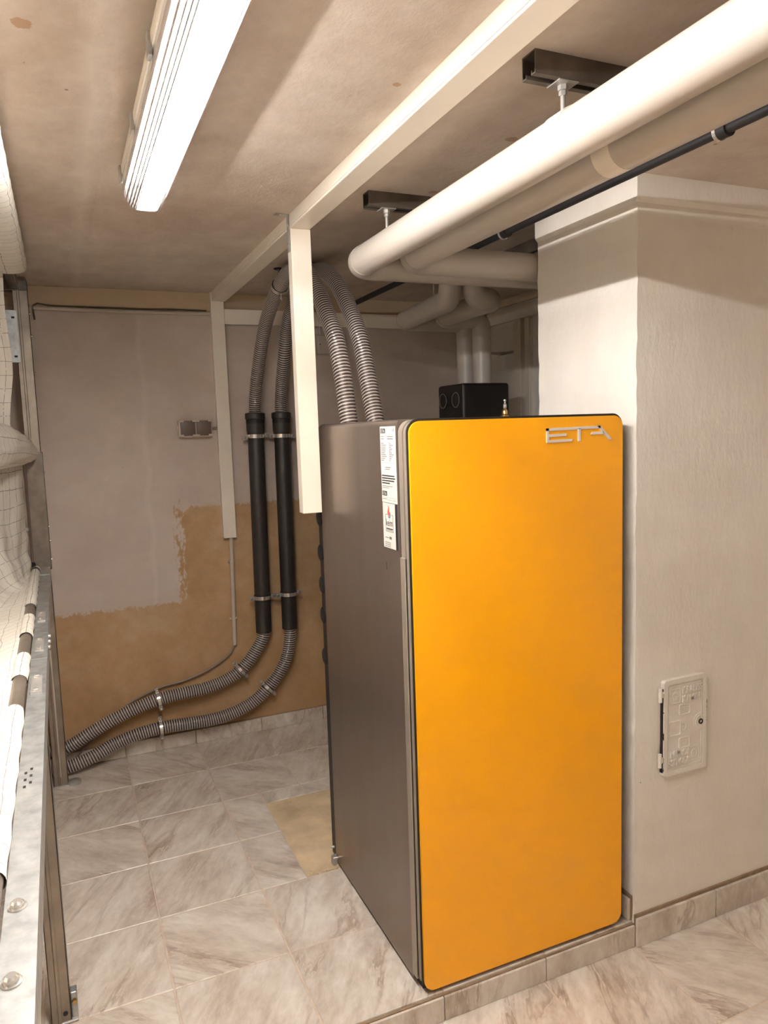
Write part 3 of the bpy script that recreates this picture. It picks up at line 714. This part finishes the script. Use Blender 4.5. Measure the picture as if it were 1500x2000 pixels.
Z1 = 2.0255
pipe_run('white insulated pipe nearest the lamp, turning right above the boiler', [(.897, -.8, Z1 + .004), (.897, 2.235, Z1 - .004), (2.19, 2.235, Z1 - .004)], bend=.062, seams=(((.897, 1.165, Z1 + .0005), (0, 1, 0)),))
pipe_run('shaded insulated pipe beside the white one, turning right in front of it', [(1.031, -.8, Z1 + .002), (1.031, 2.137, Z1), (2.19, 2.137, Z1)], bend=.062, seams=(((1.031, 1.19, Z1 + .001), (0, 1, 0)),))
pipe_run('insulated pipe with a long offset elbow dropping to the far side of the black box', [(1.44, 2.615, CZ), (1.44, 2.615, 2.0), (1.50, 3.18, 2.0), (1.83, 3.18, 2.0), (1.83, 3.18, 1.69)], .0437, .047)
pipe_run('insulated pipe with a double elbow dropping to the near side of the black box', [(1.535, 2.60, CZ), (1.535, 2.60, 2.004), (1.632, 2.60, 2.004), (1.632, 3.055, 2.0), (1.845, 3.055, 2.0), (1.845, 3.055, 1.69)], .0437, .047)
bp = thing('black_pipe', 'thin black pipe beside the insulated pipes under the ceiling', 'pipe', (1.29, 0, 2.088))
MB().sweep([(1.29, -.8, 2.0895), (1.29, 3.3, 2.0865)], .0115, 14).build('tube', 'black_rubber', bp, True)
for y in (1.17, 1.985):
    k = MB().ring((1.29, y, 2.088), (0, 1, 0), .0112, .0175, .026, 20).build('clip', 'black_rubber', bp, True)
    MB().ring((1.29, y + .012, 2.088), (0, 1, 0), .0172, .0190, .008, 20).build('clip_band', 'chrome', k)
    MB().cyl((1.29, y, 2.104), (1.29, y, CZ), .004, 8).build('stud', 'zinc', k)

# mounting channels with threaded rods
def hanger(label, x0, x1, yc, rods, name='mounting_channel', along_y=False):
    loc = ((x0 + x1) / 2, yc, CZ - .041)
    e = thing(name, label, 'mounting rail', (loc[1], loc[0], loc[2]) if along_y else loc, 'mounting channels on the ceiling')
    h, hw, t, lip = .041, .0205, .0025, .008; z0 = CZ - h
    ch = MB()
    ch.box(x0, x1, yc - hw, yc + hw, CZ - t, CZ)
    for s in (-1, 1):
        a, b = sorted((s * hw, s * (hw - t))); ch.box(x0, x1, yc + a, yc + b, z0, CZ - t)
        a, b = sorted((s * (hw - t), s * (hw - t - lip))); ch.box(x0, x1, yc + a, yc + b, z0, z0 + t)
        a, b = sorted((s * (hw - t - lip), s * (hw - lip - 2 * t))); ch.box(x0, x1, yc + a, yc + b, z0, z0 + .008)
    if along_y: ch.v = [(b, a, c) for a, b, c in ch.v]
    ch.build('channel', 'dark_channel', e)
    for x, zb in rods:
        r = MB().cyl((x, yc, z0 + .02), (x, yc, zb), .0045, 12).build('threaded_rod', 'zinc', e)
        MB().rbox(x - .022, x + .022, yc - .02, yc + .02, z0 - .003, z0 - .0003, .001, 1).build('washer_plate', 'zinc', r)
        MB().lathe((x, yc, z0 - .003), (0, 0, -1), [(.0095, 0), (.0095, .008), (.0085, .009)], 6).build('nut', 'zinc', r)
        MB().lathe((x, yc, z0 - .013), (0, 0, -1), [(.0075, 0), (.0075, .007), (.0068, .008)], 6).build('nut', 'zinc', r)
    return e
hanger('dark mounting channel on the ceiling above the pipes, nearer the camera', .822, 1.14, 1.182, ((.897, Z1 + .03), (1.031, Z1 + .03)))
hanger('dark mounting channel on the ceiling above the pipe bend, farther back', .834, 1.14, 1.992, ((.897, Z1 + .03), (1.031, Z1 + .03)))
hanger('short mounting channel on the ceiling just behind the chimney', 2.12, 2.52, 1.625, (), along_y=True)
rod = thing('threaded_rod', 'thin threaded rod hanging from the ceiling behind the pipe bend', 'rod', (1.40, 2.80, 2.0), None)
MB().cyl((1.438, 2.75, 2.03), (1.438, 2.75, CZ), .003, 8).build('rod', 'zinc', rod)
MB().lathe((1.438, 2.75, CZ - .008), (0, 0, 1), [(.007, 0), (.007, .008)], 6).build('nut', 'zinc', rod)

# ------------------------------------------------------------------ pump group in its black shell behind the boiler
pg = thing('pump_group', 'black insulated pump box behind the boiler with two round dials', 'pump', (1.82, 3.11, 0.0))
sh = MB().rbox(1.703, 1.955, 2.992, 3.240, 1.30, 1.702, .014, 4).build('shell', 'black_foam', pg, True)
MB().rbox(1.7015, 1.7045, 2.9905, 2.9945, 1.305, 1.695, .001, 1).build('seam', 'cable_grey', sh)
for y in (3.055, 3.18):
    d = MB().lathe((1.704, y, 1.628), (-1, 0, 0), [(.036, -.004), (.036, .004), (.031, .006), (.030, .003), (.004, .003)], 28).build('dial', 'black_pvc', pg, True)
    MB().ring((1.6985, y, 1.628), (1, 0, 0), .0335, .0355, .002, 28).build('dial_ring', 'chrome', d)
    MB().cyl((1.84, y, 1.31), (1.84, y, .0), .022, 14).build('pipe', 'brass', pg, True)
# small wire bracket on the side wall
wb = thing('wire_bracket', 'small wire bracket on the side wall right of the two pipes', 'bracket', (2.2, 3.40, 1.88))
MB().sweep([(2.208, 3.46, 1.885), (2.06, 3.43, 1.885)], .004, 8).build('arm', 'zinc', wb)
MB().sweep([(2.06, 3.43, 1.885), (2.208, 3.36, 1.885)], .004, 8).build('arm', 'zinc', wb)
MB().rbox(2.205, 2.21, 3.34, 3.48, 1.878, 1.893, .001, 1).build('plate', 'zinc', wb)

# ------------------------------------------------------------------ ceiling lamp
lp = thing('ceiling_lamp', 'long fluorescent ceiling lamp with a clear ribbed cover, switched on', 'lamp', (.225, 1.15, CZ))
LY0, LY1 = .38, 1.95; LX = .226
MB().rbox(LX - .052, LX + .052, LY0, LY1, 2.112, 2.137, .006, 2).build('housing', 'white_plastic', lp, True)
MB().box(LX - .040, LX + .040, LY0 + .03, LY1 - .03, 2.104, 2.1125).build('gear_tray', 'white_plastic', lp)
for y in (LY0 + .3, LY1 - .3): MB().rbox(LX - .03, LX + .03, y - .02, y + .02, 2.136, CZ, .002, 1).build('ceiling_mount', 'zinc', lp)
for sg in (-1, 1): MB().prism([(.030, 2.113), (.048, 2.113), (.048, 2.0845), (.0465, 2.0845)], (LX, 0, 0), (sg, 0, 0), (0, 0, 1), (0, 1, 0), LY0 + .03, LY1 - .045).build('reflector', 'white_plastic', lp)
for dx in (.006,): MB().sweep([(LX + dx, LY0 + .06, 2.0775), (LX + dx, LY1 - .075, 2.0775)], .013, 16).build('tube', 'tube', lp, True, label='glowing white tube')
for y in (LY0 + .055, LY1 - .07): MB().rbox(LX - .004, LX + .028, y - .006, y + .006, 2.060, 2.108, .002, 1).build('tube_holder', 'white_plastic', lp)
def cover():
    prof = []; n = 44
    for k in range(n + 1):       # rounded trapezoid cross section from left rim to right rim
        t = k / n; x = -0.051 + .102 * t
        a = abs(x) / .051; z = -.072 * (1 - a ** 4.2) ** .62
        prof.append((x, z - (.0012 if k % 2 else 0)))
    mb = MB(); N = 40; vs = []
    ysx = [LY0 + .002 + (LY1 - LY0 - .004) * j / N for j in range(N + 1)]
    ends = [0, .004, .012, .024, .04]
    ysx = [LY0 + .002 + e for e in ends] + ysx[2:-2] + [LY1 - .002 - e for e in ends[::-1]]
    sc = [0.0, .45, .72, .92, 1.0] + [1.0] * (len(ysx) - 10) + [1.0, .92, .72, .45, 0.0]
    for y, q in zip(ysx, sc):
        for x, z in prof: vs.append((LX + x * (0.86 + .14 * q), y, 2.113 + z * q))
    m_ = len(prof)
    fs = [(j * m_ + i, j * m_ + i + 1, (j + 1) * m_ + i + 1, (j + 1) * m_ + i) for j in range(len(ysx) - 1) for i in range(m_ - 1)]
    mb.add(vs, fs); return mb.build('cover', 'diffuser', lp, True, 60, label='clear prismatic plastic cover')
cover()
for y in (LY1 - .05, LY1 - .36, LY1 - .67, LY1 - .98, LY1 - 1.29):
    for s in (-1, 1):
        MB().rbox(LX + s * .0535 - .003, LX + s * .0535 + .003, y - .012, y + .012, 2.098, 2.134, .001, 1).build('clip', 'chrome' if s > 0 else 'zinc', lp)

# ------------------------------------------------------------------ soot door in the chimney
dr = thing('soot_door', 'cream painted iron soot door in the chimney breast with raised KRAUSS KAMIN lettering', 'chimney door', (1.661, 1.625, 0.436))
DCX, DCZ, DW, DH = 1.661, .5865, .170, .297
DO = Vector((DCX, 1.625, .36))        # local origin of the door material
def dpart(name, mb, mat='door_paint', parent=None, **k):
    mb.v = [(Vector(p) - DO)[:] for p in mb.v]
    o = mb.build(name, mat, parent or dr, inv=False, **k)
    if parent is None or parent.type == 'EMPTY': o.location = DO - Vector(dr.location)
    return o
def dz(pts, y0, y1): return MB().prism(pts, (DCX, 0, DCZ), (1, 0, 0), (0, 0, 1), (0, 1, 0), y0, y1)
plate = dpart('plate', dz(rrect(DW, DH, .010, 5), 1.614, 1.626))
def ringprism(w, h, r, t, y0, y1, x=0, y=0):
    A = rrect(w, h, r, 5, x, y); B = rrect(w - 2 * t, h - 2 * t, max(r - t, .001), 5, x, y); n = len(A); mb = MB()
    vs = [(DCX + a, yy, DCZ + b) for yy in (y0, y1) for P_ in (A, B) for a, b in P_]; fs = []
    for i in range(n):
        j = (i + 1) % n; fs += [(i, j, n + j, n + i), (i, j, 2 * n + j, 2 * n + i), (n + i, n + j, 3 * n + j, 3 * n + i)]
    return mb.add(vs, fs)
dpart('rim', ringprism(DW, DH, .010, .014, 1.6105, 1.6142))
dpart('border', ringprism(.134, .258, .007, .0025, 1.6118, 1.6142, .0))
DU, DV, DN = Vector((1, 0, 0)), Vector((0, 0, 1)), Vector((0, -1, 0))
for sgn in (1, -1):
    u, v = DU * sgn, DV * sgn; o = Vector((DCX, 1.614, DCZ))
    dpart('lettering', text_mb('KRAUSS', .0285, u, v, DN, o + u * (-.014) + v * .1005, .0036, sx=.80, bold=.0004))
    dpart('lettering', text_mb('KAMIN', .0285, u, v, DN, o + u * (-.013) + v * .0735, .0036, sx=.80, bold=.0004))
    e = dz([], 0, 0) if False else ringprism(.040, .046, .003, .002, 1.6122, 1.6142, sgn * -.039, sgn * .096); dpart('emblem_frame', e)
    mb = MB(); c = (DCX + sgn * -.039, 1.6132, DCZ + sgn * .096); mb.ring(c, (0, 1, 0), .0095, .0135, .0024, 20); mb.ring(c, (0, 1, 0), .003, .0055, .0024, 14); dpart('emblem', mb)
    dpart('badge_frame', ringprism(.044, .034, .007, .003, 1.6115, 1.6142, -.002, sgn * .052 - .002))
    mb = MB()
    for k in range(3): mb.prism([(-.012, 0), (.012, 0), (.012, .0035), (-.012, .0035)], (DCX - .002, 0, DCZ + sgn * .052 - .010 + k * .0062), (1, 0, 0), (0, 0, 1), (0, 1, 0), 1.6128, 1.6142)
    dpart('badge_relief', mb)
dpart('flag_frame', ringprism(.046, .046, .006, .0025, 1.6118, 1.6142, -.040, -.004))
mb = MB(); mb.ring((DCX - .008, 1.6132, DCZ - .004), (0, 1, 0), .011, .0135, .0022, 18)
for k in (-1, 0, 1): mb.box(DCX - .0135, DCX - .0025, 1.6122, 1.6142, DCZ - .005 + k * .007, DCZ - .003 + k * .007)
dpart('flag_relief', mb)
lk = dpart('lock_boss', MB().lathe((DCX + .062, 1.6142, DCZ), (0, -1, 0), [(.023, -.001), (.023, .0025), (.020, .0035), (.0195, .0012)], 28), smooth=True)
dpart('keyhole', MB().ring((DCX + .062, 1.6122, DCZ), (0, 1, 0), .0045, .0085, .004, 18), 'iron_dark', lk)
dpart('relief_arc', MB().ring((DCX + .062, 1.6132, DCZ), (0, 1, 0), .026, .0275, .002, 28))
for z in (.108, -.094):
    h = dpart('hinge', MB().rbox(DCX - .100, DCX - .078, 1.611, 1.622, DCZ + z - .009, DCZ + z + .009, .003, 2))
    dpart('hinge_pin', MB().cyl((DCX - .097, 1.614, DCZ + z - .021), (DCX - .097, 1.614, DCZ + z + .021), .0055, 12), 'door_paint', h)
dpart('hinge_gap', MB().box(DCX - .0868, DCX - .0848, 1.6145, 1.6255, DCZ - .135, DCZ + .125), 'iron_dark')

# ------------------------------------------------------------------ fabric pellet silo at the left edge
si = thing('fabric_silo', 'white fabric pellet silo in a galvanised steel frame', 'silo', (-.11, 2.7, 0.0))
def cpost(name, x0, x1, y0, y1, z0, z1, mat='steel_post'):
    mb = MB(); t = .003
    mb.rbox(x0, x1, y0, y0 + t, z0, z1, .0008, 1); mb.rbox(x1 - t, x1, y0, y1, z0, z1, .0008, 1); mb.rbox(x0, x0 + t, y0, y1, z0, z1, .0008, 1)
    mb.rbox(x0 + .016, x0 + .026, y0 - .004, y0 + .001, z0, z1, .002, 1)
    return mb.build(name, mat, si)
pb = cpost('rear_post', -.140, -.083, 3.395, 3.445, .004, 2.135)
MB().rbox(-.1445, -.0785, 3.3885, 3.394, .96, 1.455, .001, 1).build('post_sleeve', 'dark_channel', si)
MB().rbox(-.0805, -.0770, 3.390, 3.445, .96, 1.455, .001, 1).build('post_sleeve', 'dark_channel', si)
for z in (1.43, 1.37, 1.14, 1.08, 1.00): MB().lathe((-.077, 3.41, z), (1, 0, 0), [(.005, 0), (.005, .004), (.003, .005)], 10).build('bolt', 'chrome', pb)
for z in (2.02, 1.93, 1.78): MB().lathe((-.083, 3.41, z), (1, 0, 0), [(.005, 0), (.005, .004), (.003, .005)], 10).build('bolt', 'chrome', pb)
ft = MB().rbox(-.145, -.075, 3.385, 3.45, 0.0, .005, .001, 1); ft.build('foot_plate', 'zinc', si)
MB().lathe((-.058, 3.40, .0), (0, 0, 1), [(.028, 0), (.028, .012), (.022, .016)], 18).build('foot', 'zinc', si, True)
gs = MB().rbox(-.225, -.128, 3.386, 3.390, 1.82, 2.03, .001, 1).build('gusset_plate', 'zinc_rail', si)
for z in (2.0, 1.845): MB().rbox(-.150, -.138, 3.3835, 3.3865, z - .004, z + .004, .0015, 2).build('slot', 'black_rubber', gs)
MB().rbox(-.95, -.083, 3.39, 3.44, 2.108, 2.150, .002, 1).build('top_beam', 'dark_channel', si)
MB().rbox(-.150, -.115, .35, 3.42, 2.112, 2.150, .002, 1).build('top_rail', 'dark_channel', si)
fl = cpost('front_leg', -.134, -.086, 1.955, 1.995, ZL * 0 + .004, .965)
MB().rbox(-.14, -.070, 1.95, 2.0, .0, .006, .001, 1).build('foot_plate', 'zinc', si)
MB().rbox(-.0855, -.070, 1.962, 1.990, .005, .075, .002, 1).build('foot_bracket', 'zinc_rail', si)
MB().lathe((-.100, 1.9545, .028), (0, -1, 0), [(.006, 0), (.006, .002)], 10).build('bolt_hole', 'black_rubber', fl)
MB().lathe((-.0765, 1.9615, .05), (0, -1, 0), [(.007, 0), (.006, .006)], 8).build('bolt', 'brass', fl)
# mid rail: an angle section lying very slightly skew
def rx(y): return -.0835 + (3.38 - y) / 2.83 * .0225        # right edge of the rail
rl = MB(); y0, y1 = .5, 3.39
def skew(xa0, xa1, za, zb, ya=y0, yb=y1):
    vs = [(rx(y) + x, y, z) for z in (za, zb) for y in (ya, yb) for x in (xa0, xa1)]
    return vs, [(0, 2, 3, 1), (4, 5, 7, 6), (0, 1, 5, 4), (2, 6, 7, 3), (0, 4, 6, 2), (1, 3, 7, 5)]
rl.add(*skew(-.036, 0, .966, .970)); rl.add(*skew(-.003, 0, .915, .966)); rl.add(*skew(-.036, -.033, .93, .966))
rail = rl.build('mid_rail', 'zinc_rail', si)
for ya, yb in ((1.95, 2.22), (3.20, 3.388)): MB().add(*skew(-.037, .001, .9705, .9730, ya, yb)).build('splice_plate', 'zinc_rail', si)
for ya in (2.42, 2.08, 1.74): MB().add(*skew(-.030, -.008, .970, .9752, ya - .06, ya + .06)).build('clip_plate', 'zinc', si)
for y in (2.46, 2.38, 2.13, 2.03, 1.79, 1.69): MB().lathe((rx(y) - .019, y, .975), (0, 0, 1), [(.007, 0), (.0065, .003), (.004, .005)], 6).build('clip', 'chrome', rail)
for y in (.90, .77): MB().lathe((rx(y) - .022, y, .970), (0, 0, 1), [(.0105, 0), (.0105, .0015), (.0075, .002), (.0075, .006), (.005, .0085)], 16).build('bolt', 'chrome', rail, True)
for k in range(6): MB().rbox(rx(1.2) - .028 + (k % 2) * .008, rx(1.2) - .024 + (k % 2) * .008, 1.22 + k * .013, 1.228 + k * .013, .9698, .9706, .0002, 1).build('punched_mark', 'black_rubber', rail)
for y in (2.25, 2.19, 2.13): MB().lathe((rx(y), y, .952), (1, 0, 0), [(.006, 0), (.006, .005), (.004, .007)], 8).build('bolt', 'chrome', rail)
MB().sweep([(rx(2.1) + .003, 2.12, .945), (rx(1.9) + .004, 2.05, .62)], .004, 8).build('brace', 'steel_post', si)
# sleeve tube with fabric loops
def tx(y): return rx(y) - .054
MB().sweep([(tx(.5), .5, .972), (tx(3.36), 3.36, .972)], .0145, 20).build('sleeve_tube', 'steel_post', si, True)
# thin upright rod and strap near the rear post
MB().sweep([(-.158, 3.372, .985), (-.158, 3.372, 1.46)], .0075, 10).build('upright_rod', 'steel_post', si, True)
MB().ring((-.158, 3.372, 1.14), (0, 0, 1), .007, .011, .012, 14).build('rod_collar', 'zinc', si)
def sheet(name, fn, nu, nv, ul, vl, mat='fabric', thick=.0015, label=None):
    bm = bmesh.new(); uvl = bm.loops.layers.uv.new('UVMap'); g = [[bm.verts.new(fn(i / nu, j / nv)) for i in range(nu + 1)] for j in range(nv + 1)]
    for j in range(nv):
        for i in range(nu):
            f = bm.faces.new((g[j][i], g[j][i + 1], g[j + 1][i + 1], g[j + 1][i])); f.smooth = True
            for lo, (a, b) in zip(f.loops, ((i, j), (i + 1, j), (i + 1, j + 1), (i, j + 1))): lo[uvl].uv = (a / nu * ul, b / nv * vl)
    me = bpy.data.meshes.new(name); bm.to_mesh(me); bm.free()
    o = link(name, me, mat, si, label)
    if thick:
        md = o.modifiers.new('thickness', 'SOLIDIFY'); md.thickness = thick
    return o
def loop_fn(ya, yb):
    def fn(u, v):
        y = ya + (yb - ya) * u; a = 2 * PI * v; r = .0172 + .0012 * math.sin(y * 55 + a)
        return (tx(y) + r * math.cos(a), y, .972 + r * math.sin(a))
    return fn
for ya, yb in ((.96, 1.575), (1.78, 1.97), (2.17, 2.41), (2.57, 3.27), (3.30, 3.345)):
    sheet('fabric_loop', loop_fn(ya, yb), max(4, int((yb - ya) * 40)), 20, yb - ya, .11, thick=0)
ss = lambda t: max(0, min(1, t)) ** 2 * (3 - 2 * max(0, min(1, t)))
def cat(ps, t):
    n = len(ps) - 1; i = min(int(t * n), n - 1); f = t * n - i
    P = lambda k: Vector(ps[max(0, min(n, k))])
    p0, p1, p2, p3 = P(i - 1), P(i), P(i + 1), P(i + 2)
    return p1 * 1.0 + (p2 - p0) * (.5 * f) + (p0 * 2 - p1 * 5 + p2 * 4 - p3) * (.5 * f * f) + (p1 * 3 - p0 - p2 * 3 + p3) * (.5 * f ** 3)
def lower(u, v):
    y = .55 + 2.77 * u; e = ss((y - 2.55) / .75); k = 1 - e
    ps = [(tx(y) - .014, .976), (-.155 - .10 * k, .985 - .02 * k), (-.168 - .20 * k, 1.09), (-.160 - .29 * k, 1.24), (-.150 - .33 * k, 1.43)]
    p = cat([(a, 0, b) for a, b in ps], v)
    w = math.sin(PI * min(1, v * 1.1)) if v < .9 else .3
    d = .010 * w * math.sin(y * 21 + 3 * v) + .006 * w * math.sin(y * 47 - 7 * v + 1) + .004 * w * math.sin(v * 30 + y * 9)
    return (p.x + d * .8, y - .03 * e * math.sin(PI * v), p.z + d * .5)
sheet('bag_side', lower, 150, 44, 2.77, .62)
def roll(u, v):
    c = cat([(-.108, 3.375, 1.452), (-.135, 3.28, 1.458), (-.20, 3.0, 1.482), (-.32, 2.55, 1.488), (-.50, 1.95, 1.49), (-.70, 1.3, 1.49)], u)
    r = cat([(.014, 0, 0), (.045, 0, 0), (.078, 0, 0), (.10, 0, 0), (.11, 0, 0), (.11, 0, 0)], u).x
    a = 2 * PI * v; r *= 1 + .03 * math.sin(11 * a + 20 * u) + .03 * math.sin(60 * u + 2 * math.sin(a))
    return (c.x + r * math.cos(a) * .9, c.y - .3 * r * math.cos(a), c.z + r * math.sin(a) * (1.05 if a < PI else .95))
sheet('bag_roll', roll, 90, 48, 2.3, .5, thick=0)
def drape(u, v):
    x = -.150 - .75 * u; z = 2.12 - .62 * v
    return (x - .022 * max(0, v - .6) / .4 - .004 * math.sin(v * 9), 3.05 + .03 * math.sin(u * 26 + v) * (1 - u * .3) - .12 * u + .01 * math.sin(v * 14 + u * 8), z)
sheet('bag_end', drape, 60, 40, .75, .62)
def topf(u, v):
    y = .3 + 2.72 * u; a = 2 * PI * v; n = 3.0
    c, s_ = math.cos(a), math.sin(a); q = (abs(c) ** n + abs(s_) ** n) ** (-1 / n); en = min(1, (1 - u) * 60 + .0) ** .5 if u > .98 else 1
    rr = q * (1 + .018 * math.sin(y * 70 + 3 * math.sin(a)) + .012 * math.sin(y * 33 + a * 3))
    return (-.140 + .072 * c * rr * (.94 + .06 * en) , y, 2.124 + .036 * s_ * rr * (.25 + .75 * en))
sheet('bag_top', topf, 170, 40, 2.72, .36, thick=0)
def funnel(u, v):
    y = .55 + 2.75 * u; ym = 1.9 + (y - 1.9) * (1 - .75 * v)
    return (tx(y) - .012 - .55 * v + .008 * math.sin(y * 18), ym, .968 - .75 * v - .05 * math.sin(PI * v))
sheet('bag_funnel', funnel, 60, 20, 2.75, .95)
MB().sweep(spline([(-.205, 3.20, 1.010), (-.185, 3.24, .998), (-.160, 3.30, 1.000), (tx(3.33), 3.33, .995)], .01), .011, 8).build('strap', 'black_rubber', si, True)
tg = lower(.56, .30); MB().obox((tg[0] + .012, tg[1], tg[2] + .012), (.5, .25, .8), (-.3, .95, 0), (.8, .2, -.5), .016, .034, .0012).build('tag', 'black_rubber', si)
